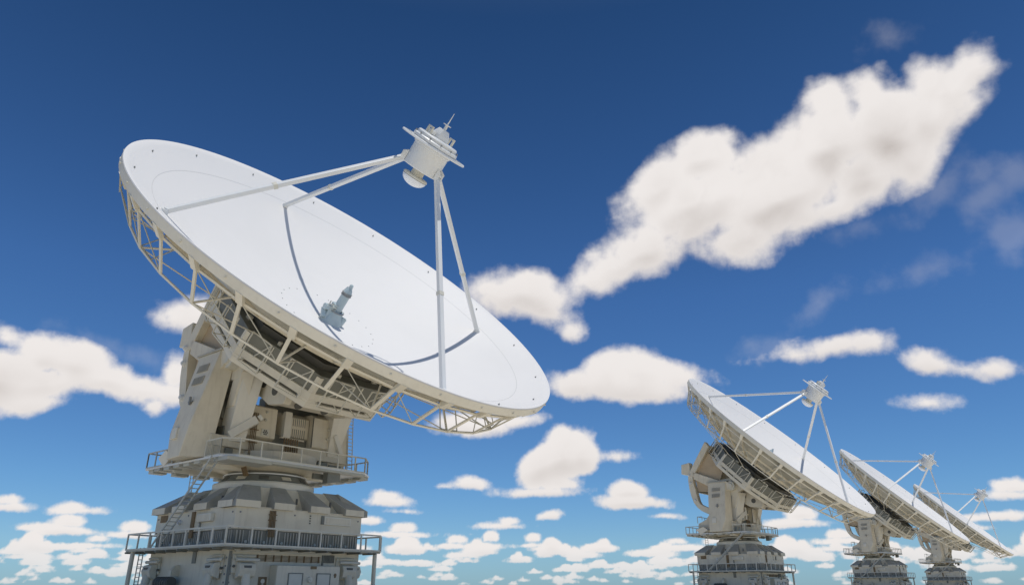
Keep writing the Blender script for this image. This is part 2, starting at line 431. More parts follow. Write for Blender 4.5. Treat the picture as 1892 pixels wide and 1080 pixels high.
        for i in range(30):
            f = i / 29; j = f * (len(outer) - 1); a = int(min(j, len(outer) - 2)); g = j - a
            x = outer[a][0] * (1 - g) + outer[a + 1][0] * g; zz = outer[a][1] * (1 - g) + outer[a + 1][1] * g
            s.box(x - .06, x + .02, y0 + sg * .3 - .12, y0 + sg * .3 + .12, zz - .05, zz + .05)
        s.build('gear_rack', 'dark', ew)
        s = MB(); s.prism([(-4.45, y0 - sg * .25, 18.75), (-5.75, y0 - sg * .25, 18.55), (-5.85, y0 - sg * .25, 17.2), (-4.4, y0 - sg * .25, 16.9)], (0, 1.1 * sg, 0)); s.build('counterweight', 'grey', ew, bevel=.05)
        for (x, zz) in ((-4.55, 16.85), (-4.45, 15.75), (-3.9, 13.3)):
            s = MB(); s.tube((x, y0 + sg * .95, zz), (x, y0 + sg * 1.12, zz), .22, .16, n=14); s.tube((x, y0 + sg * 1.1, zz), (x, y0 + sg * 1.18, zz), .1, n=10); s.build('end_stop', 'white', ew)
        yy = 3.9 * sg
        s = MB(); s.prism([(-1.5, yy, 20.0), (-3.8, yy, 17.0), (-.4, yy, 15.3), (.6, yy, 17.4)], (0, .1 * sg, 0)); s.prism([(-3.9, yy, 16.6), (-3.6, yy, 14.6), (-.8, yy, 14.3), (-.8, yy, 14.9)], (0, .1 * sg, 0))
        s.build('web_plate', 'tan', ew, each=True)
        s = MB(); s.prism([(1.9, y0, 16.1), (-.2, y0, 15.9), (-.3, y0, 14.2), (1.6, y0, 13.6), (3.6, y0, 14.6), (3.4, y0, 15.2)], (0, .6 * sg, 0)); s.build('trunnion_plate', 'grey', ew)
    s = MB()
    s.box(-4.5, -4.1, -3.5, 3.5, 16.9, 17.4); s.box(-4.5, -4.2, -3.5, 3.5, 14.6, 15.0); s.box(-1.6, -1.2, -3.5, 3.5, 20.6, 21.0)
    s.build('cross_tube', 'grey', ew, bevel=.03)
    s = MB(); s.prism([(-3.9, -3.5, 16.9), (-1.5, -3.5, 20.6), (-1.35, -3.5, 20.5), (-3.75, -3.5, 16.8)], (0, 7.0, 0)); s.build('rear_web', 'tan', ew)
    # yoke between the drum and the elevation axis
    s = MB()
    s.prism([(-1.0, -2.6, 18.9), (5.4, -2.6, 12.6), (4.9, -2.6, 11.9), (3.3, -2.6, 12.1), (2.4, -2.6, 12.7), (.8, -2.6, 13.6), (-.4, -2.6, 15.2), (-1.6, -2.6, 17.6)], (0, .5, 0))
    s.prism([(-1.0, 2.1, 18.9), (5.4, 2.1, 12.6), (4.9, 2.1, 11.9), (3.3, 2.1, 12.1), (2.4, 2.1, 12.7), (.8, 2.1, 13.6), (-.4, 2.1, 15.2), (-1.6, 2.1, 17.6)], (0, .5, 0))
    s.prism([(3.4, -2.1, 12.15), (5.2, -2.1, 12.3), (3.0, -2.1, 14.6), (1.6, -2.1, 13.3)], (0, 4.2, 0))
    s.build('yoke', 'grey', ew, bevel=.03)
    s = MB()
    for (x, zz) in ((3.9, 12.9), (2.6, 13.6)):
        s.tube((x, -2.63, zz), (x, -2.60, zz), .32, n=20)
    for yy in (-1.1, .9): s.tube((4.35, yy, 12.2), (4.40, yy, 12.14), .3, n=20)
    s.build('yoke_port', 'dark', ew, each=True)
    s = MB(); s.tube((1.0, -4.9, 14.9), (1.0, 5.0, 14.9), .62, n=28); s.build('elevation_axle', 'grey', ew)
    for sg in (-1, 1):
        s = MB(); s.tube((1.6, sg * 4.1, 14.9), (1.6, sg * 4.75, 14.9), .66, .62, n=24); s.tube((1.6, sg * 4.75, 14.9), (1.6, sg * 4.9, 14.9), .4, .34, n=20); s.build('bearing_cap', 'railpale', ew)

    # ---------------- alidade
    s = MB()
    s.hexa([(1.1, -6.3, 10.35), (1.45, -4.7, 10.35), (-1.4, -4.6, 10.35), (-1.4, -6.1, 10.35), (1.0, -4.95, 15.5), (1.3, -4.0, 15.35), (-1.55, -4.0, 15.35), (-1.6, -4.95, 15.5)], skip=((3, 2, 1, 0),))
    s.hexa([(.25, -6.15, 8.8), (1.5, -4.8, 8.8), (-1.4, -4.6, 8.8), (-1.5, -6.0, 8.8), (1.1, -6.3, 10.35), (1.45, -4.7, 10.35), (-1.4, -4.6, 10.35), (-1.4, -6.1, 10.35)], skip=((4, 5, 6, 7),))
    tw = s.build('alidade_tower', 'grey', root, bevel=.04, merge=True)
    for i, zz in enumerate((14.75, 13.9)):
        s = MB(); f = lambda z: -4.95 - 1.3 * (15.5 - z) / 5.15
        for j in range(9):
            x = -.95 + j * .14; s.hexa([(x, f(zz - .5) - .05, zz - .5), (x + .07, f(zz - .5) - .05, zz - .5), (x + .07, f(zz - .5) + .05, zz - .5), (x, f(zz - .5) + .05, zz - .5), (x, f(zz) - .04, zz), (x + .07, f(zz) - .04, zz), (x + .07, f(zz) + .05, zz), (x, f(zz) + .05, zz)])
        s.build('louvre', 'roof', tw)
    s = MB(); s.box(-1.75, 1.25, -5.05, -3.9, 15.5, 15.62); s.build('tower_cap', 'roof', tw, bevel=.02)
    s = MB(); s.beam((-.1, -5.85, 12.0), (-.1, -5.85, 12.5), .12); s.beam((.1, -5.8, 12.2), (-.35, -5.8, 12.2), .09); s.build('tower_hook', 'bolt', tw)
    s = MB(); s.hexa([(-.9, -6.3, 9.9), (-.3, -6.3, 9.9), (-.3, -6.0, 9.9), (-.9, -6.0, 9.9), (-.9, -6.25, 10.6), (-.3, -6.25, 10.6), (-.3, -6.0, 10.6), (-.9, -6.0, 10.6)]); s.build('junction_box', 'cream', tw, bevel=.03)
    s = MB()
    s.hexa([(1.5, 3.8, 10.2), (1.5, 5.35, 10.2), (-1.5, 5.35, 10.2), (-1.5, 3.8, 10.2), (1.35, 4.0, 15.4), (1.0, 5.0, 15.5), (-1.6, 5.0, 15.5), (-1.6, 4.0, 15.4)])
    tw2 = s.build('alidade_tower', 'grey', root, bevel=.04)
    s = MB()
    for dy in (0, .45): s.tube((1.62 - dy * .1, 5.25 + dy, 9.0), (1.35 - dy * .1, 5.10 + dy, 14.6), .035, n=6)
    for i in range(22):
        f = i / 21; s.tube((1.62 - .27 * f, 5.25 - .15 * f, 9.1 + 5.3 * f), (1.575 - .27 * f, 5.70 - .15 * f, 9.1 + 5.3 * f), .028, n=6)
    s.build('tower_ladder', 'rail', tw2)
    # inner sloping columns
    s = MB()
    s.hexa([(1.45, -3.9, 9.9), (1.95, -3.0, 9.9), (.5, -3.0, 9.9), (.3, -3.9, 9.9), (2.5, -4.0, 14.1), (3.05, -2.9, 13.95), (1.7, -2.9, 14.5), (1.4, -4.0, 14.5)])
    co = s.build('inner_column', 'cream', root, bevel=.03)
    s = MB(); s.hexa([(1.70, -4.05, 12.0), (2.2, -3.4, 12.0), (1.2, -3.4, 12.0), (1.0, -4.05, 12.0), (2.42, -4.15, 14.05), (2.9, -3.5, 14.0), (2.0, -3.5, 14.2), (1.7, -4.15, 14.2)]); s.build('column_cover', 'grey', co, bevel=.02)
    s = MB(); s.beam((1.6, -3.9, 10.2), (2.3, -2.6, 11.3), .55, .5); s.beam((2.35, -2.5, 11.35), (2.45, -2.35, 11.5), .35); s.build('drive_motor', 'cream', co, bevel=.03)
    s = MB()
    s.hexa([(1.56, 3.5, 9.9), (1.56, 4.35, 9.9), (.4, 4.35, 9.9), (.4, 3.5, 9.9), (2.7, 3.1, 14.0), (2.7, 5.0, 14.0), (1.6, 5.0, 14.5), (1.6, 3.1, 14.5)])
    co2 = s.build('inner_column', 'cream', root, bevel=.03)
    s = MB(); s.beam((1.75, 4.45, 10.1), (1.85, 3.7, 11.3), .3, .34); s.build('drive_motor', 'cream', co2, bevel=.03)
    # cross girders and dark machinery behind the cabinets
    s = MB()
    s.tube((.9, -3.9, 12.9), (.9, -2.3, 12.9), .25, n=16); s.box(-1.5, 1.0, -4.0, 4.0, 10.1, 10.9); s.box(-1.2, -.2, -3.9, 3.9, 10.9, 12.6)
    s.box(.2, .7, -4.1, -3.0, 11.4, 12.1); s.tube((.4, -4.0, 12.5), (.4, -3.4, 11.0), .18, n=12)
    s.box(-1.4, -.6, -3.95, -2.6, 12.6, 14.6); s.box(-1.3, -.5, -.4, 3.95, 12.6, 13.6)  # plain blocks added to darken and close the gaps behind the columns
    s.build('machinery_block', 'slate', root, bevel=.04)
    # ---------------- deck body
    s = MB()
    s.prism([(1.5, -5.0, 9.55), (1.5, -5.0, 10.2), (-1.7, -5.0, 10.35), (-1.7, -5.0, 11.3), (-2.35, -5.0, 10.55), (-3.55, -5.0, 10.05), (-3.7, -5.0, 8.8), (1.2, -5.0, 8.8), (1.2, -5.0, 9.55)], (0, 10.3, 0))
    db = s.build('deck_body', 'grey', root, bevel=.03)
    s = MB()
    s.lathe([(2.9, 8.75), (2.9, 9.5)], n=40, c=(.2, .1)); s.lathe([(2.15, 8.30), (2.5, 8.42), (3.5, 8.58)], n=56); s.lathe([(2.0, 8.30), (2.15, 8.30)], n=56); s.build('deck_collar', 'grey', db)
    s = MB()
    for y0, y1 in ((-3.9, -3.4), (-1.6, -1.1), (1.0, 1.6), (2.9, 3.7)):
        s.box(1.25, 1.42, y0, y1, 8.82, 9.5)
    s.box(1.22, 1.36, 3.9, 4.9, 8.85, 9.4); s.build('deck_locker', 'slate', db, each=True, bevel=.02)
    s = MB(); s.box(-3.72, -3.6, -5.02, -4.6, 9.6, 9.62)
    P = [(-3.7, -4.9, 10.1), (-3.7, -4.9, 11.0), (-3.0, -4.9, 11.0), (-3.0, -4.9, 10.5)]
    for i in range(3): s.beam(P[i], P[i + 1], .07)
    P = [(-3.7, 0, 10.1), (-3.7, 0, 11.0)]
    s.beam((-3.7, -4.9, 11.0), (-3.7, 5.0, 11.0), .07)
    for y in (-2.5, 0, 2.5, 5.0): s.beam((-3.7, y, 10.1), (-3.7, y, 11.0), .07)
    s.build('deck_railing', 'rail', db)
    s = MB(); s.prism([(-3.9, -5.35, 9.2), (-2.6, -5.6, 9.55), (-2.0, -5.5, 9.1), (-3.2, -5.3, 8.6)], (0, .9, .0)); s.build('cable_guard', 'cream', db)
    # cabinets on the deck front
    def cab(y0, y1, z0, z1, x1, chamfer=0.0):
        m = MB()
        m.prism([(-.6, y0, z0), (x1 - .25, y0, z0), (x1, y0, z0 + .12), (x1, y0, z1 - chamfer), (x1 - chamfer * 1.5 - .01, y0, z1), (-.6, y0, z1)], (0, y1 - y0, 0))
        return m
    c1 = cab(-2.85, -.7, 10.35, 12.45, 1.55, .1).build('equipment_cabinet', 'grey', root, bevel=.03)
    s = MB(); s.box(1.55, 1.62, -1.75, -1.2, 10.55, 10.98)
    s.build('perforated_plate', 'railpale', c1, bevel=.01)
    s = MB()
    for i in range(7):
        a = i * 60; rr_ = .13 if i < 6 else 0
        y, zz = -1.48 + rr_ * math.cos(R(a)), 10.76 + rr_ * math.sin(R(a)); s.tube((1.60, y, zz), (1.635, y, zz), .055, n=6)
    s.build('plate_hole', 'dark', c1)
    for y, zz in ((-1.9, 11.55), (-1.85, 12.05), ):
        s = MB(); s.tube((1.55, y + .35, zz), (1.66, y + .35, zz), .09, n=12); s.tube((1.64, y + .35, zz), (1.72, y + .35, zz), .04, n=8); s.build('cabinet_knob', 'railpale', c1)
    s = MB()
    for i in range(4): s.tube((1.66, -2.5 + .10 * i, 9.0), (1.60, -2.5 + .13 * i, 11.9), .028, n=6)
    for zz in (10.0, 10.8, 11.4): s.box(1.58, 1.71, -2.58, -2.0, zz, zz + .05)
    s.build('conduit_bundle', 'rust', c1)
    c2 = cab(-.05, 2.05, 10.75, 12.45, 1.2, .3).build('equipment_cabinet', 'grey', root, bevel=.03)
    s = MB(); s.box(1.2, 1.5, -.05, .48, 10.7, 12.4); s.build('side_locker', 'cream', c2, each=True, bevel=.03)
    s = MB()
    for j in range(8):
        for zz in (10.85, 11.6): s.box(1.19, 1.23, .62 + j * .155, .65 + j * .155, zz, zz + .55)
    s.build('cabinet_louvre', 'slate', c2)
    s = MB(); s.box(1.3, 1.46, -.2, 1.6, 10.62, 10.7)
    s.build('cabinet_sill', 'grey', c2)
    s = MB()
    for j in range(7):
        y = .0 + j * .17; s.tube((1.62, y, 9.75), (1.5, y + .05, 10.65), .05, n=6)
    s.build('hose_bundle', 'rust', c2, each=True)
    c3 = cab(2.1, 4.1, 10.25, 12.55, 1.65, .25).build('equipment_cabinet', 'grey', root, bevel=.03)
    for zz in (11.0, 11.65):
        s = MB(); s.tube((1.65, 3.3, zz), (1.75, 3.3, zz), .09, n=12); s.tube((1.74, 3.3, zz - .03), (1.80, 3.4, zz + .04), .03, n=6); s.build('cabinet_knob', 'railpale', c3)
    s = MB(); s.box(1.6, 1.66, 2.06, 2.10, 10.3, 12.3)
    s.build('cabinet_edge', 'dark', c3)
    s = MB(); s.box(1.1, 1.45, 2.4, 3.0, 9.9, 10.22); s.build('cabinet_plinth', 'cream', c3)
    # ---------------- upper platform
    FZ = 8.72
    s = MB()
    s.prism([(-5.5, -5.3, FZ - .12), (3.3, -5.3, FZ - .12), (4.0, -4.5, FZ - .12), (4.05, 4.9, FZ - .12), (3.1, 6.0, FZ - .12), (-5.5, 6.0, FZ - .12)], (0, 0, .12))
    pf = s.build('upper_platform', 'white', root, bevel=.015)
    s = MB()
    s.box(2.6, 4.06, -5.2, -2.3, FZ - .34, FZ - .125); s.box(3.5, 4.1, -2.3, 4.8, FZ - .26, FZ - .125)
    for i in range(7):
        s.box(-5.3 + i * 1.25, -4.45 + i * 1.25, 5.3, 5.98, FZ - .30 - .02 * (i % 3), FZ - .125)
        s.box(-5.45, -4.8, -5.1 + i * 1.5, -4.2 + i * 1.5, FZ - .32, FZ - .125)
    for i in range(5): s.box(-4.4 + i * 1.2, -3.7 + i * 1.2, -5.25, -4.4, FZ - .28 - .03 * (i % 2), FZ - .125)
    s.build('floor_plate', 'rail', pf, each=True, bevel=.01)
    s = MB()
    s.beam((1.0, -4.9, FZ - .3), (.9, 4.9, FZ - .3), .14, .3); s.beam((-2.6, -4.9, FZ - .3), (-2.6, 4.9, FZ - .3), .14, .3)
    s.build('floor_beam', 'cream', pf, each=True)
    s = MB()
    s.box(2.7, 2.9, 1.6, 2.5, FZ - .6, FZ - .26); s.prism([(3.2, 2.1, FZ - .14), (3.2, 3.1, FZ - .14), (3.2, 3.1, FZ - .75), (3.2, 2.1, FZ - .9)], (.5, 0, 0))
    s.build('underside_bracket', 'slate', pf)
    s = MB()
    for j in range(5): s.tube((1.2 + .12 * j, -2.6, FZ - .13), (1.2 + .12 * j, -2.3, FZ - .75), .035, n=6)
    s.build('underside_cable', 'rust', pf)
    def railing(name, pts, z0, zt, posts, mat, parent, mid=True, closed=False, w=.075):
        m = MB(); n = len(pts)
        seg = list(zip(pts, pts[1:] + ([pts[0]] if closed else [])))[:n if closed else n - 1]
        for (a, b) in seg:
            a = Vector((*a, 0)); b = Vector((*b, 0)); L_ = (b - a).length
            for zz in ([zt] + ([z0 + .02] if mid else [])):
                m.beam(a + Vector((0, 0, zz)), b + Vector((0, 0, zz)), w)
            k = max(1, round(L_ / posts))
            for i in range(k + 1):
                c = a.lerp(b, i / k); m.beam(c + Vector((0, 0, z0)), c + Vector((0, 0, zt)), w * .95)
        return m.build(name, mat, parent)
    railing('upper_railing', [(-2.2, -5.28), (-5.45, -5.28), (-5.45, 5.95), (2.95, 5.95), (4.0, 4.85), (4.0, 4.0)], FZ, FZ + .95, 1.15, 'rail', pf)
    railing('upper_railing', [(4.0, 4.0), (3.95, -4.45), (3.25, -5.25), (1.6, -5.25)], FZ, FZ + .95, 1.35, 'railpale', pf)
    # mesh infill at the gate
    s = MB()
    for i in range(9):
        y = -5.2 + .0; s.beam((1.8 + i * .16, -5.27, FZ + .05), (1.8 + i * .16, -5.27, FZ + .92), .025)
    s.build('gate_bars', 'rail', pf)
    # ---------------- azimuth turret
    s = MB()
    s.lathe([(3.2, 7.15), (3.2, 7.55), (3.12, 7.66)], n=12, phase=R(10)); s.lathe([(3.12, 7.66), (2.85, 7.7)], n=12, phase=R(10))
    tr = s.build('turret', 'cream', root)
    s = MB(); s.lathe([(2.95, 7.68), (2.52, 8.12), (2.5, 8.16)], n=12, phase=R(10)); s.build('turret_cone', 'slate', tr)
    s = MB(); s.lathe([(2.5, 8.14), (2.62, 8.14), (2.62, 8.21), (2.5, 8.21)], n=56); s.build('turret_ring', 'white', tr)
    s = MB(); s.lathe([(2.5, 8.2), (2.25, 8.5), (2.12, 8.62), (2.12, 8.9)], n=56); s.build('azimuth_bearing', 'slate', tr)
    for k in range(12):
        a = 30 * k + 10 + 15; s = MB(); rm = 2.74 * math.cos(R(15)); c = Vector((rm * math.cos(R(a)), rm * math.sin(R(a)), 7.9)); o = Vector((math.cos(R(a)) * .7, math.sin(R(a)) * .7, .7)); tt = Vector((-math.sin(R(a)), math.cos(R(a)), 0)); up_ = o.cross(tt).normalized()
        if up_.z < 0: up_ = -up_
        s.prism([c - tt * .30 - up_ * .13, c + tt * .30 - up_ * .13, c + tt * .30 + up_ * .13, c - tt * .30 + up_ * .13], o * .05)
        s.build('turret_vent', 'grey' if k % 2 else 'dark', tr)
    # ---------------- base building
    H = 4.48
    s = MB(); s.box(-H, H, -H, H, 4.66, 5.86); bu = s.build('base_wall', 'grey', root, bevel=.02)
    s = MB(); s.box(-H, H, -H, H, -.1, 3.62); bl = s.build('plinth_wall', 'grey', root, bevel=.02)
    # louvred band between
    s = MB(); s.box(-H + .12, H - .12, -H + .12, H - .12, 3.62, 4.66); lb = s.build('louvre_band', 'slate', root)
    s = MB(); s2 = MB()
    for side in range(4):
        ca, sa = math.cos(R(90 * side)), math.sin(R(90 * side))
        for i in range(44):
            t = -4.2 + i * .195
            x, y = H - .12, t
            if i % 6 == 3:
                s2.tube((ca * x - sa * y, sa * x + ca * y, 4.0), (ca * (x + .08) - sa * y, sa * (x + .08) + ca * y, 4.0), .09, n=10)
            else:
                P = [(x - .01, y - .035), (x + .06, y - .035), (x + .06, y + .035), (x - .01, y + .035)]
                P = [(ca * a - sa * b, sa * a + ca * b) for a, b in P]
                s.hexa([(a, b, 3.66) for a, b in P] + [(a, b, 4.6) for a, b in P])
    s.build('louvre_slat', 'roof', lb); s2.build('band_knob', 'rail', lb, each=True)
    # roof core, deck and radial blocks
    s = MB()
    s.prism([(-H - .02, -H - .02, 5.86), (H + .02, -H - .02, 5.86), (H + .02, H + .02, 5.86), (-H - .02, H + .02, 5.86)], (0, 0, .06))
    s.hexa([(-3.95, -3.95, 5.9), (3.95, -3.95, 5.9), (3.95, 3.95, 5.9), (-3.95, 3.95, 5.9), (-3.3, -3.3, 7.16), (3.3, -3.3, 7.16), (3.3, 3.3, 7.16), (-3.3, 3.3, 7.16)])
    rf = s.build('roof', 'grey', root, bevel=.02)
    for side in range(4):
        rot = Matrix.Rotation(R(90 * side), 4, 'Z')
        for i in range(4):
            w = 1.55 if i in (0, 3) else 1.5
            y0 = [-4.72, -2.25, .30, 2.95][i]; y1 = y0 + [1.6, 1.45, 1.45, 1.5][i]
            x = 4.74
            ty0, ty1 = y0 * .74 - (.0), y1 * .74
            s = MB(rot)
            s.hexa([(3.2, y0, 5.83), (x, y0, 5.83), (x, y1, 5.83), (3.2, y1, 5.83), (3.2, ty0, 7.24), (x, y0, 6.20), (x, y1, 6.20), (3.2, ty1, 7.24)])
            s.build('roof_block', 'roof', rf, bevel=.02)  # tops carry the painted shade tone, fronts get the lighter grey
            s = MB(rot); s.box(x, x + .025, y0 + .015, y1 - .015, 5.82, 6.19); s.build('fascia', 'grey', rf)
        # corner cap
    s = MB()
    for side in range(4):
        ca, sa = math.cos(R(90 * side)), math.sin(R(90 * side))
        for y in (-2.95, -.3, 2.2):
            x = 4.05; s.box(*(sorted((ca * x - sa * (y - .05), ca * (x + .08) - sa * (y + .05)))), *(sorted((sa * x + ca * (y - .05), sa * (x + .08) + ca * (y + .05)))), 6.25, 6.6)
    s.build('roof_latch', 'dark', rf, each=True)
    # wall fittings, +x face
    def face_box(m, face, t0, t1, z0, z1, d0, d1):
        if face == 'x': m.box(H + d0, H + d1, t0, t1, z0, z1)
        elif face == 'y': m.box(t0, t1, -H - d1, -H - d0, z0, z1)
    s = MB(); face_box(s, 'x', 1.5, 3.55, 5.2, 5.68, 0, .12); v1 = s.build('wall_vent', 'cream', bu, bevel=.02)
    s = MB(); face_box(s, 'x', 1.62, 3.45, 5.28, 5.6, .12, .14); s.build('vent_panel', 'grey', v1)
    s = MB(); face_box(s, 'x', 1.32, 1.5, 5.2, 5.7, 0, .08); s.build('vent_hinge', 'slate', v1)
    s = MB(); face_box(s, 'y', .8, 2.3, 5.15, 5.6, 0, .25); v2 = s.build('wall_vent', 'cream', bu, bevel=.03)
    s = MB(); face_box(s, 'y', .92, 2.18, 5.22, 5.52, .25, .27); s.build('vent_panel', 'grey', v2)
    s = MB()
    for i in range(5): s.tube((H + .05, -2.28 + .09 * i, 4.3), (H + .05, -2.32 + .09 * i, 5.75), .032, n=6)
    for zz in (4.7, 5.2, 5.5): face_box(s, 'x', -2.38, -1.86, zz, zz + .04, 0, .10)
    s.build('wall_conduit', 'rust', bu)
    s = MB(); face_box(s, 'y', -.15, .2, 4.3, 5.78, 0, .07); s.build('wall_conduit', 'rust', bu)
    s = MB(); face_box(s, 'y', .82, .95, 4.3, 5.2, 0, .06); face_box(s, 'y', .62, 1.0, 2.9, 3.6, 0, .05); s.build('wall_duct', 'slate', bu, each=True)
    s = MB(); face_box(s, 'y', -3.9, -3.1, 5.35, 5.75, 0, .05); s.build('rusty_grille', 'rust', bu)
    s = MB()
    for i in range(4): face_box(s, 'x', .47, .54, 5.18 + i * .14, 5.25 + i * .14, 0, .05)
    s.build('wall_stud', 'dark', bu)
    s = MB(); s.tube((-1.5, -H, 5.25), (-1.5, -H - .12, 5.25), .16, .13, n=14); s.tube((-1.5, -H - .1, 5.25), (-1.5, -H - .2, 5.25), .09, n=10); s.build('wall_lamp', 'white', bu)
    s = MB()
    for (t, zz) in ((-4.2, 5.55), (-4.2, 4.75), (4.2, 5.55), (4.15, 4.75), (-.6, 5.6)):
        s.tube((H, t, zz), (H + .04, t, zz), .05, n=8); s.tube((t, -H, zz), (t, -H - .04, zz), .05, n=8)
    s.build('wall_bolt', 'bolt', bu, each=True)
    s = MB()
    for zz in [0.2 + .42 * i for i in range(8)]:
        s.tube((H, -4.35, zz), (H + .035, -4.35, zz), .05, n=8); s.tube((4.2, -H, zz), (4.2, -H - .035, zz), .05, n=8)
    s.build('wall_rivet', 'bolt', bl, each=True)
    s = MB(); s.box(H - .02, H + .05, -H - .05, -H + .10, -.1, 3.5); s.build('corner_trim', 'slate', bl)
    # service cabinet on the plinth
    s = MB(); face_box(s, 'x', -1.9, 2.5, 0, 2.8, 0, .75); sc = s.build('service_cabinet', 'grey', root, bevel=.04)
    for t0, t1 in ((-1.1, -.2), (.85, 1.75)):
        s = MB(); face_box(s, 'x', t0, t1, .3, 2.35, .75, .77); dr = s.build('cabinet_door', 'railpale', sc)
        s = MB(); face_box(s, 'x', t0 - .05, t0, .3, 2.4, .75, .80); face_box(s, 'x', t1, t1 + .05, .3, 2.4, .75, .80); face_box(s, 'x', t0, t1, 2.35, 2.4, .75, .80); s.build('door_frame', 'slate', sc)
    s = MB(); s.tube((H + .75, .3, 2.05), (H + .92, .3, 2.05), .17, .14, n=18); s.tube((H + .92, .3, 2.05), (H + .97, .3, 2.05), .07, n=12); s.build('cabinet_knob', 'cream', sc)
    s = MB(); face_box(s, 'x', .35, .75, 2.62, 2.78, .75, .79); s.build('cabinet_latch', 'rust', sc)
    s = MB(); s.tube((H + .75, 2.15, 2.32), (H + .78, 2.15, 2.32), .1, n=6); s.tube((H + .75, 2.15, 2.22), (H + .78, 2.15, 2.22), .07, n=6); s.build('warning_badge', 'rust', sc)
    s = MB(); face_box(s, 'x', -2.55, -2.02, 1.5, 2.18, 0, .03); rp = s.build('rusty_plate', 'rust', bl)
    s = MB(); s.tube((H + .03, -2.28, 1.95), (H + .05, -2.28, 1.95), .13, n=8); s.tube((H + .03, -2.28, 1.68), (H + .05, -2.28, 1.68), .12, n=8); s.build('plate_rosette', 'cream', rp)
    s = MB(); s.tube((H + .12, -4.3, 3.56), (H + .12, 2.2, 3.56), .06, n=10); s.box(H, H + .15, -4.2, 2.1, 3.44, 3.50); s.build('tube_lamp', 'railpale', bl)
    s = MB()
    for i in range(5): s.tube((H + .05, -2.9, 3.30 - .07 * i), (H + .05, 1.5, 3.30 - .07 * i), .018, n=6)
    for i in range(9): face_box(s, 'x', -2.8 + .52 * i, -2.75 + .52 * i, 2.98, 3.34, 0, .08)
    s.build('cable_tray', 'rust', bl)
    s = MB()
    for i in range(9): face_box(s, 'x', 1.78 + .09 * i, 1.82 + .09 * i, 3.0, 3.45, 0, .06)
    face_box(s, 'x', 1.64, 1.72, 2.85, 3.45, 0, .09); s.build('vent_grid', 'slate', bl)
    s = MB(); s.prism([(-.95, -H, 2.25), (-.95, -H - .5, 2.25), (-.95, -H - .5, 2.55), (-.95, -H - .32, 2.78), (-.95, -H, 2.85)], (.28, 0, 0)); s.tube((-1.0, -H - .28, 2.5), (-.6, -H - .28, 2.5), .13, n=16)
    s.build('lifting_lug', 'grey', bl)
    s = MB(); s.tube((-2.0, -H - .55, 1.88), (-.3, -H - .55, 1.88), .3, n=20)
    for i in range(6): s.tube((-1.85 + .27 * i, -H - .55, 1.88), (-1.78 + .27 * i, -H - .55, 1.88), .33, n=20)
    s.build('winch_drum', 'dark', bl)
    # jacks
    for side in range(4):
        rot = Matrix.Rotation(R(90 * side), 4, 'Z')
        for t in ((-3.6, 3.4)):
            if side == 0 and t < 0: t = -3.62
            s = MB(rot)
            s.box(H, H + .12, t - .72, t + .62, 2.35, 3.32)
            s.prism([(H + .12, t - .5, 2.95), (H + .5, t - .5, 2.85), (H + .62, t - .5, 2.55), (H + .5, t - .5, 2.2), (H + .12, t - .5, 2.05)], (0, 1.0, 0))
            jk = s.build('outrigger_jack', 'grey', root, bevel=.03)
            s = MB(rot); s.tube((H + .32, t - .62, 3.05), (H + .32, t + .78, 3.05), .085, n=12); s.tube((H + .2, t - .55, 3.25), (H + .2, t + .6, 3.25), .05, n=10); s.build('jack_roller', 'railpale', jk)
            s = MB(rot); s.tube((H + .42, t, 2.3), (H + .75, t, -.02), .24, n=18); s.tube((H + .75, t, 0), (H + .77, t, .12), .4, n=18); s.build('jack_leg', 'grey', jk)
            s = MB(rot); s.box(H + .55, H + .60, t - .25, t + .2, 2.62, 2.74); s.tube((H + .1, t + .66, 2.6), (H + .22, t + .66, 2.6), .07, n=8); s.tube((H + .1, t - .64, 2.7), (H + .2, t - .64, 2.7), .07, n=8); s.build('jack_fitting', 'dark', jk, each=True)
    # ---------------- lower walkway
    WZ = 3.74; W = 5.8
    s = MB()
    out = [(-W, -W), (W, -W), (W, W - .8), (W - .8, W), (-W, W)]
    WL = 5.35; WS = 5.65
    for a, b, c, e in ((-WL, W, -WS, -H - .0), (-WL, W - .8, H, W), (-WL, -H, -H, H), (H, W, -H, H)):
        s.box(a, b, c, e, WZ - .10, WZ) if True else None
    ww = s.build('lower_walkway', 'rail', root, bevel=.01)
    s = MB()
    for i in range(9):
        y = -5.2 + i * 1.25; s.beam((H - .0, y, WZ - .16), (W - .06, y, WZ - .16), .08, .1); s.beam((y, -H, WZ - .16), (y, -W + .06, WZ - .16), .08, .1)
    s.build('walkway_bracket', 'slate', ww)
    railing('lower_railing', [(W, -WS), (W, W - .8), (W - .8, W), (-WL, W)], WZ, WZ + .92, 1.45, 'railpale', ww, w=.085)
    railing('lower_railing', [(W, -WS), (-WL, -WS), (-WL, W)], WZ, WZ + .92, 1.45, 'railpale', ww, w=.085)
    for (x, y) in ((W - .45, W - .75), (-WL + .2, W - .2), (-4.8, -WS + .2)):
        s = MB(); s.tube((x, y, -.05), (x, y, WZ - .1), .13, n=16); s.tube((x, y, -.02), (x, y, .05), .25, n=16); s.build('walkway_post', 'grey', ww)
    # ladders
    s = MB(); A = Vector((-2.5, -5.55, 3.8)); B = Vector((3.1, -5.62, 8.6)); o = Vector((0, .5, 0))
    for q in (Vector((0, 0, 0)), o): s.beam(A + q, B + q, .05, .12)
    n = 22
    for i in range(n):
        f = (i + .5) / n; c = A.lerp(B, f); s.beam(c, c + o, .16, .035)
    s.build('stair_ladder', 'rail', root)
    s = MB()
    for dx in (0, .5): s.tube((-4.9 + dx, -5.0, 0), (-4.9 + dx, -5.0, 3.9), .035, n=8)
    for i in range(15): s.tube((-4.9, -5.0, .2 + .25 * i), (-4.4, -5.0, .2 + .25 * i), .025, n=6)
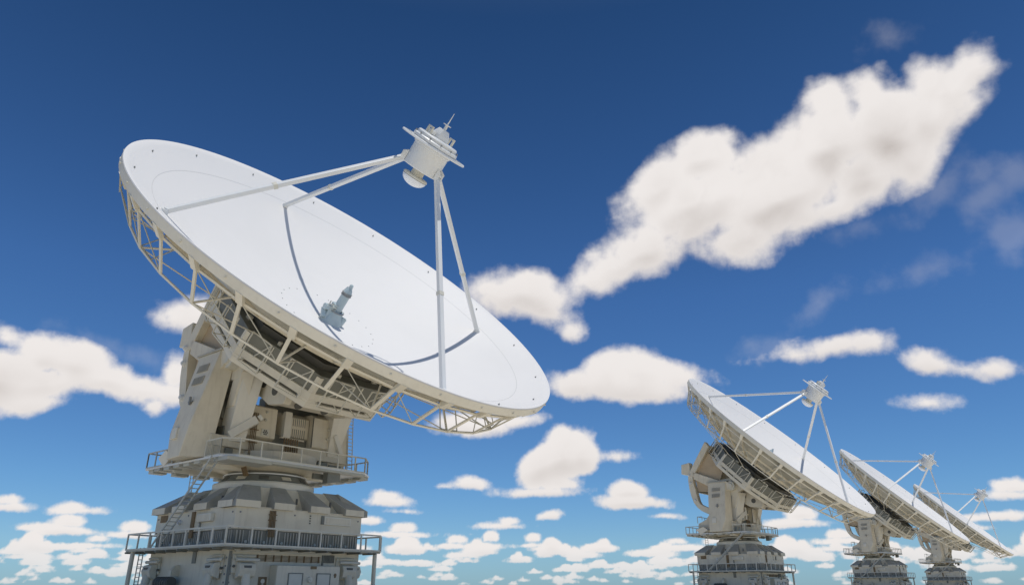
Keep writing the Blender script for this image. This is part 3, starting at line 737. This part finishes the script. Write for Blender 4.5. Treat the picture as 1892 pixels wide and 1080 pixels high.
    for zz in (.8, 1.8, 2.8):
        s.beam((-4.9, -5.0, zz), (-4.9, -4.45, zz), .04); s.beam((-4.4, -5.0, zz), (-4.4, -4.45, zz), .04)
    s.build('access_ladder', 'rail', root)
    s = MB()
    for dx in (0, .4): s.tube((-3.6 + dx, -3.2, 6.9), (-3.6 + dx, -3.2, 8.6), .03, n=6)
    for i in range(6): s.tube((-3.6, -3.2, 7.1 + .26 * i), (-3.2, -3.2, 7.1 + .26 * i), .022, n=6)
    s.build('roof_ladder', 'rail', root)
    return root

def copy_tree(o, parent=None):
    c = o.copy(); COL.objects.link(c); c.parent = parent
    for ch in list(o.children): copy_tree(ch, c)
    return c

first = make_telescope()
HX = (0.7764, -0.6302)
rz = math.atan2(HX[1], HX[0])
N0 = (-16.03, 48.37); DV = (48.438, 61.267)
first.location = (N0[0], N0[1], 0); first.rotation_euler = (0, 0, rz)
labels = ['nearest and largest white dish telescope on its grey tower, filling the left half',
          'second nearest dish telescope, right of centre, its whole dish in front of the others',
          'third dish telescope along the row, between the second nearest and the farthest one',
          'farthest and smallest white dish telescope, at the right end of the row']
for i in range(4):
    o = first if i == 0 else copy_tree(first)
    o.location = (N0[0] + DV[0] * i, N0[1] + DV[1] * i, 0); o.rotation_euler = (0, 0, rz)
    o['label'] = labels[i]; o['category'] = 'radio telescope'; o['group'] = 'white dish telescopes standing in a row'

# ------------------------------------------------------------------ sky and light
SUN_EL = R(70.5); SUN_AZ = math.atan2(HX[0], HX[1])       # clockwise from +Y
sd = Vector((math.sin(SUN_AZ) * math.cos(SUN_EL), math.cos(SUN_AZ) * math.cos(SUN_EL), math.sin(SUN_EL)))
sl = bpy.data.lights.new('sun', 'SUN'); sl.energy = 3.0; sl.angle = R(0.55); sl.color = (1.0, 0.965, 0.90)
so = bpy.data.objects.new('sun', sl); COL.objects.link(so); so.rotation_euler = (-sd).to_track_quat('-Z', 'Y').to_euler()
so.location = (0, 0, 60)

world = bpy.data.worlds.new('World'); scene.world = world; world.use_nodes = True
class Nodes:
    def __init__(s, nt): s.N = nt.nodes; s.L = nt.links
    def put(s, sock, v):
        if isinstance(v, (int, float, tuple)): sock.default_value = v
        else: s.L.new(v, sock)
    def math(s, op, a, b=None, c=None, clamp=False):
        n = s.N.new('ShaderNodeMath'); n.operation = op; n.use_clamp = clamp
        for i, v in enumerate((a, b, c)):
            if v is not None: s.put(n.inputs[i], v)
        return n.outputs[0]
    def vmath(s, op, a, b=None):
        n = s.N.new('ShaderNodeVectorMath'); n.operation = op
        for i, v in enumerate((a, b)):
            if v is not None: s.put(n.inputs[i], v)
        return n.outputs['Value'] if op in ('LENGTH', 'DOT_PRODUCT') else n.outputs[0]
    def maprange(s, v, a, b, c, d, smooth=False):
        n = s.N.new('ShaderNodeMapRange'); n.interpolation_type = 'SMOOTHSTEP' if smooth else 'LINEAR'
        for i, x in enumerate((v, a, b, c, d)): s.put(n.inputs[i], x)
        return n.outputs[0]
    def noise(s, vec, scale, detail, rough=.55):
        n = s.N.new('ShaderNodeTexNoise'); n.inputs['Scale'].default_value = scale; n.inputs['Detail'].default_value = detail; n.inputs['Roughness'].default_value = rough
        s.L.new(vec, n.inputs['Vector']); return n.outputs['Fac']
    def clear_sky(s, vec, z):
        sky = s.N.new('ShaderNodeTexSky'); sky.sky_type = 'NISHITA'; sky.sun_disc = False; sky.sun_elevation = SUN_EL; sky.sun_rotation = SUN_AZ
        sky.altitude = 1200; sky.air_density = 1.0; sky.dust_density = 0.3; sky.ozone_density = 2.0
        if vec is not None: s.L.new(vec, sky.inputs[0])
        r = s.N.new('ShaderNodeValToRGB'); s.L.new(z, r.inputs[0])
        pts = SKY_GRADE
        r.color_ramp.elements[0].position = pts[0][0]; r.color_ramp.elements[0].color = (*pts[0][1], 1)
        r.color_ramp.elements[1].position = pts[-1][0]; r.color_ramp.elements[1].color = (*pts[-1][1], 1)
        for p, col in pts[1:-1]:
            q = r.color_ramp.elements.new(p); q.color = (*col, 1)
        m = s.N.new('ShaderNodeMix'); m.data_type = 'RGBA'; m.blend_type = 'MULTIPLY'; m.inputs[0].default_value = 1
        s.L.new(sky.outputs[0], m.inputs[6]); s.L.new(r.outputs[0], m.inputs[7])
        return m.outputs[2]
SKY_GRADE = [(0.0, (.36, .60, .93)), (.05, (.49, .73, .97)), (.12, (.46, .74, 1.0)), (.36, (.39, .68, 1.0)), (.5, (.30, .555, .83)), (.68, (.20, .41, .62)), (.90, (.78, .68, .60))]
W = Nodes(world.node_tree)
tc = W.N.new('ShaderNodeTexCoord'); sp_ = W.N.new('ShaderNodeSeparateXYZ'); W.L.new(tc.outputs['Generated'], sp_.inputs[0])
bg = W.N['Background']; bg.inputs['Strength'].default_value = 0.1
W.L.new(W.clear_sky(None, sp_.outputs[2]), bg.inputs[0])
world.cycles.sampling_method = 'MANUAL'; world.cycles.sample_map_resolution = 256

fpx = 1342.66; cp, sp = math.cos(PITCH), math.sin(PITCH)
def ray(x, y):                                              # a direction of the sky from a sighting
    a = (x - 946) / fpx; b = -(y - 540) / fpx
    return Vector((a, cp - b * sp, sp + b * cp)).normalized()

CL = [  # sighted centre (x, y), half sizes, tilt
 (1792,122,50,36,-35),(1745,165,66,55,-38),(1700,225,74,58,-40),(1640,240,95,80,-25),(1605,165,36,34,0),(1540,195,40,44,-20),(1515,270,95,72,-30),(1670,300,70,45,-30),
 (1590,330,62,50,-10),(1410,305,80,42,-12),(1290,300,75,48,-15),(1225,350,72,44,-28),(1300,380,125,62,-18),(1440,365,125,72,-20),(1550,385,52,24,-12),(1375,445,66,34,-5),(1190,462,92,42,-28),(1118,500,50,26,-35),(1085,522,48,18,-20),
 (965,548,88,42,4),(1005,575,44,22,6),(905,530,40,24,0),(1050,606,20,15,0),
 (-5,700,105,50,0),(85,655,52,36,0),(140,668,62,38,10),(75,710,105,32,-8),(200,705,80,26,10),(275,715,70,20,4),(322,690,26,34,0),(316,722,40,22,6),(288,746,16,12,0),(15,625,22,14,20),(60,745,60,14,-10),
 (350,580,58,24,0),
 (1150,712,128,30,2),(1118,682,48,34,-10),(1180,680,60,34,10),(1060,712,50,26,0),(1250,692,42,20,5),
 (885,785,60,17,3),(850,775,28,12,0),(960,775,40,10,-5),
 (1540,643,58,19,-14),(1592,632,34,19,-8),(1460,662,38,8,-8),
 (1724,673,36,15,2),(1712,662,24,13,0),(1785,678,40,8,0),(1842,678,44,15,0),(1712,741,42,11,0),
 (1035,848,58,40,-18),(1036,808,22,22,0),(1045,822,44,30,-12),(1068,845,36,32,0),(1000,860,52,34,-30),(992,908,60,9,0),(1030,895,36,14,0),
 (1172,928,66,15,2),(1165,908,36,20,0),(1225,953,22,4,0),(1132,843,28,7,0),
 (868,893,26,9,0),(862,888,14,9,0),(823,896,15,4,0),(722,928,40,9,0),(716,918,22,10,0),(745,944,18,3,0),
 (683,962,25,8,0),(22,938,38,10,0),(15,925,24,12,0),(148,944,44,8,0),(138,937,24,9,0),
 (120,980,72,11,6),(128,964,30,14,0),(48,975,18,7,0),(240,988,52,8,0),(248,975,28,12,0),(165,1008,58,6,0),(180,996,22,9,0),(108,1010,34,6,0),
 (930,970,40,6,0),(940,962,20,8,0),(1012,952,22,9,-10),(980,1006,34,5,0),(982,992,16,10,0),
 (740,987,72,6,0),(745,974,24,11,0),(832,1008,36,6,0),(842,996,18,9,0),(886,1008,40,7,0),(905,990,14,12,0),(872,1020,26,7,0),
 (45,1028,42,6,0),(40,1020,22,7,0),(957,1034,22,5,0),(1060,1032,15,6,0),(1470,968,56,9,0),(1482,950,28,16,0),(1555,1000,54,8,0),(1550,988,26,11,0),
 (1870,900,36,16,0),(1862,915,46,9,0),(1840,955,66,9,-4),(1790,975,40,7,0),(1460,1018,30,6,0),(1320,1000,24,8,0),(1645,975,30,7,0),(1750,1045,40,7,0),(1838,1050,36,9,0),
 (1270,1012,40,8,0),(1205,1022,42,7,0),
 (1250,1000,20,7,0),(700,1038,44,8,0),(770,1040,38,7,0),(660,1012,28,7,0),
]
WISPS = [(1835,360,50,22,-40),(1870,430,26,34,20),(1820,330,30,16,-20),(1510,560,34,14,-40),(1735,345,30,14,-50),(1700,500,40,10,-15),(1590,430,22,9,-20),(1640,72,14,8,0),(1880,330,30,30,0),(1420,655,30,10,0),(200,640,40,10,20)]
SHADED = [(1030,872,48,14,-15),(1180,930,60,9,3),(40,700,62,16,-6),(1150,730,100,12,2),(1600,300,90,40,-30),(1330,440,110,26,-20),(960,575,70,16,5),(1540,655,60,8,-12),(1715,684,46,6,0)]

# ---- the lower 50 degrees of the sky: a vast ring of sky whose vertices carry the cloud shapes and painted cloud shade
import numpy as np
from mathutils import noise as mnoise
def build_sky():
    RAD = 20000.0
    az = sorted(set([round(v, 3) for v in list(np.arange(-48, 48, .2)) + list(np.arange(48, 312.01, 3.0))]))[:-1]
    el = list(np.arange(-.4, 7.0, .09)) + list(np.arange(7.0, 14, .16)) + list(np.arange(14, 52.1, .28))
    A, E_ = np.meshgrid(np.radians(az), np.radians(el)); na, ne = len(az), len(el)
    Dv = np.stack([np.sin(A) * np.cos(E_), np.cos(A) * np.cos(E_), np.sin(E_)], -1).reshape(-1, 3)
    front = Dv[:, 1] > .55
    F = np.full(len(Dv), .2); SHD = np.zeros(len(Dv)); WSP = np.full(len(Dv), .2)
    P = Dv[front]; z = P[:, 2]
    wp = np.empty_like(P)
    for i, p in enumerate(P):
        q = mnoise.noise_vector(Vector(p) * 9.0); r = mnoise.noise_vector(Vector(p) * 21.0)
        wp[i] = (q.x + .5 * r.x, q.y + .5 * r.y, q.z + .5 * r.z)
    bil = np.array([abs(mnoise.noise(Vector(p) * 13.0)) + .55 * abs(mnoise.noise(Vector(p) * 31.0 + Vector((7, 1, 3)))) + .3 * abs(mnoise.noise(Vector(p) * 70.0)) for p in P])
    bsc = np.interp(z, [.02, .16, .45], [.0014, .0050, .018])
    wsc = np.interp(z, [.02, .16, .4], [.0010, .0035, .010])[:, None]
    Q = P + wp * wsc
    def blobs(lst, k, flat):
        acc = np.full(len(P), .25)
        for (x, y, rx, ry, rot) in lst:
            c = ray(x, y); ca, sa = math.cos(R(rot)), math.sin(R(rot))
            pa = ray(x + rx * ca, y + rx * sa) - ray(x - rx * ca, y - rx * sa); pb = ray(x - ry * sa, y + ry * ca) - ray(x + ry * sa, y - ry * ca)
            ra, rb = pa.length / 2, pb.length / 2
            a = pa.normalized(); a = (a - c * a.dot(c)).normalized(); b = c.cross(a)
            c_, a_, b_ = np.array(c), np.array(a), np.array(b)
            near = ((Q - c_) ** 2).sum(1) < (max(ra, rb) * 1.6 + .06) ** 2
            q = Q[near] - c_
            d = (np.hypot(q @ a_ / ra, q @ b_ / rb) - 1) * min(ra, rb)
            if flat(y):
                base = ray(x, y + ry * .62)[2]
                d = np.maximum(d, (base - Q[near][:, 2]) * 1.0)
            kk = k(y); h = np.clip(.5 + .5 * (acc[near] - d) / kk, 0, 1)
            acc[near] = acc[near] * (1 - h) + d * h - kk * h * (1 - h)
        return acc
    rnd = random.Random(21)
    small = []
    for i in range(270):                                       # the banks of far small cumulus
        y = 1078 - 68 * rnd.random() ** 1.35; x = rnd.uniform(-120, 2020); s_ = (1092 - y) / 40
        w_ = rnd.uniform(6, 22) * s_ ** .9; h_ = w_ * rnd.uniform(.16, .36) + 1.0
        small.append((x, y, w_, h_ * .8, 0)); small.append((x + rnd.uniform(-.35, .35) * w_, y - h_ * .7, w_ * rnd.uniform(.3, .6), h_ * rnd.uniform(.7, 1.4), 0))
        if rnd.random() < .6: small.append((x + rnd.uniform(-.6, .6) * w_, y - h_ * .3, w_ * .3, h_ * .8, 0))
    f = blobs(CL, lambda y: .010 if y < 560 else (.004 if y < 860 else .0016), lambda y: y > 870)
    f = np.minimum(f, blobs(small, lambda y: .0009, lambda y: True))
    far_bank = f
    F[front] = f - bsc * (bil - .30)
    WSP[front] = blobs(WISPS, lambda y: .01, lambda y: False)
    sh = blobs(SHADED, lambda y: .01, lambda y: False)
    t = np.clip((sh + .030) / .065, 0, 1); SHD[front] = .55 * (1 - t * t * (3 - 2 * t))
    grd = np.gradient(F.reshape(ne, na), np.radians(el), axis=0)
    for _ in range(7):
        g2 = grd.copy(); g2[1:-1] = (grd[:-2] + 2 * grd[1:-1] + grd[2:]) / 4; grd = (np.roll(g2, 1, 1) + 2 * g2 + np.roll(g2, -1, 1)) / 4
    base_side = np.clip(-grd * 1.3 - .05, 0, 1).reshape(-1)
    crease = np.zeros(len(Dv)); crease[front] = np.clip((.22 - bil) / .22, 0, 1)
    SHD = np.clip(SHD + .62 * base_side + .18 * crease, 0, 1)  # shade painted onto cloud undersides and creases
    me = bpy.data.meshes.new('sky')
    idx = np.arange(na * ne).reshape(ne, na); nxt = np.roll(idx, -1, 1)
    quads = np.stack([idx[:-1], idx[1:], nxt[1:], nxt[:-1]], -1).reshape(-1, 4)
    me.from_pydata((Dv * RAD).tolist(), [], quads.tolist())
    for nm, arr in (('cloud_shape', F), ('cloud_shade', SHD), ('wisp_shape', WSP)):
        at = me.attributes.new(nm, 'FLOAT', 'POINT'); at.data.foreach_set('value', arr.astype(np.float32))
    o = bpy.data.objects.new('sky', me); COL.objects.link(o); struct(o)
    m = bpy.data.materials.new('sky_and_clouds'); m.use_nodes = True; m.node_tree.nodes.clear(); K = Nodes(m.node_tree)
    m.cycles.emission_sampling = 'NONE'
    tc = K.N.new('ShaderNodeTexCoord'); DIR = K.vmath('NORMALIZE', tc.outputs['Object'])
    sp3 = K.N.new('ShaderNodeSeparateXYZ'); K.L.new(DIR, sp3.inputs[0]); Z = sp3.outputs[2]
    def attr(nm):
        n = K.N.new('ShaderNodeAttribute'); n.attribute_name = nm; return n.outputs['Fac']
    field = attr('cloud_shape')
    nb = K.math('SUBTRACT', K.noise(DIR, 26, 5, .52), .5); ns = K.math('SUBTRACT', K.noise(DIR, 150, 4, .55), .5)
    f2 = K.math('MULTIPLY_ADD', nb, K.maprange(Z, .03, .4, .005, .024), field)
    f2 = K.math('MULTIPLY_ADD', ns, K.maprange(Z, .02, .2, .0035, .006), f2)
    width = K.maprange(Z, .03, .45, .0011, .0125)
    al = K.math('SUBTRACT', 1.0, K.maprange(f2, K.math('MULTIPLY', width, -1.0), width, 0, 1, True))
    al = K.math('MULTIPLY', al, K.maprange(Z, .0, .05, .70, 1))
    wa = K.math('MULTIPLY', K.math('SUBTRACT', 1.0, K.maprange(K.math('MULTIPLY_ADD', nb, .055, attr('wisp_shape')), -.014, .016, 0, 1, True)), .15)
    al = K.math('MAXIMUM', al, wa, clamp=True)
    tone = K.noise(DIR, 15, 4, .5); deep = K.maprange(f2, -.05, -.003, 1, 0, True)
    g = K.math('MULTIPLY', K.maprange(tone, .38, .66, 0, 1, True), K.math('MULTIPLY', deep, .16))
    g = K.math('ADD', g, K.math('MULTIPLY', attr('cloud_shade'), K.math('MULTIPLY_ADD', deep, .55, .35)), clamp=True)
    mc = K.N.new('ShaderNodeMix'); mc.data_type = 'RGBA'; S = 10.0
    mc.inputs[6].default_value = (.86 * S, .82 * S, .80 * S, 1); mc.inputs[7].default_value = (.53 * S, .485 * S, .46 * S, 1)
    K.L.new(g, mc.inputs[0])
    fin = K.N.new('ShaderNodeMix'); fin.data_type = 'RGBA'
    K.L.new(al, fin.inputs[0]); K.L.new(K.clear_sky(DIR, Z), fin.inputs[6]); K.L.new(mc.outputs[2], fin.inputs[7])
    em = K.N.new('ShaderNodeEmission'); em.inputs['Strength'].default_value = .1; K.L.new(fin.outputs[2], em.inputs[0])
    out = K.N.new('ShaderNodeOutputMaterial'); K.L.new(em.outputs[0], out.inputs[0])
    me.materials.append(m)
build_sky()

scene.view_settings.view_transform = 'Standard'
scene.view_settings.look = 'None'
scene.view_settings.exposure = 0
scene.view_settings.gamma = 1
scene.render.resolution_x = 1024; scene.render.resolution_y = 584
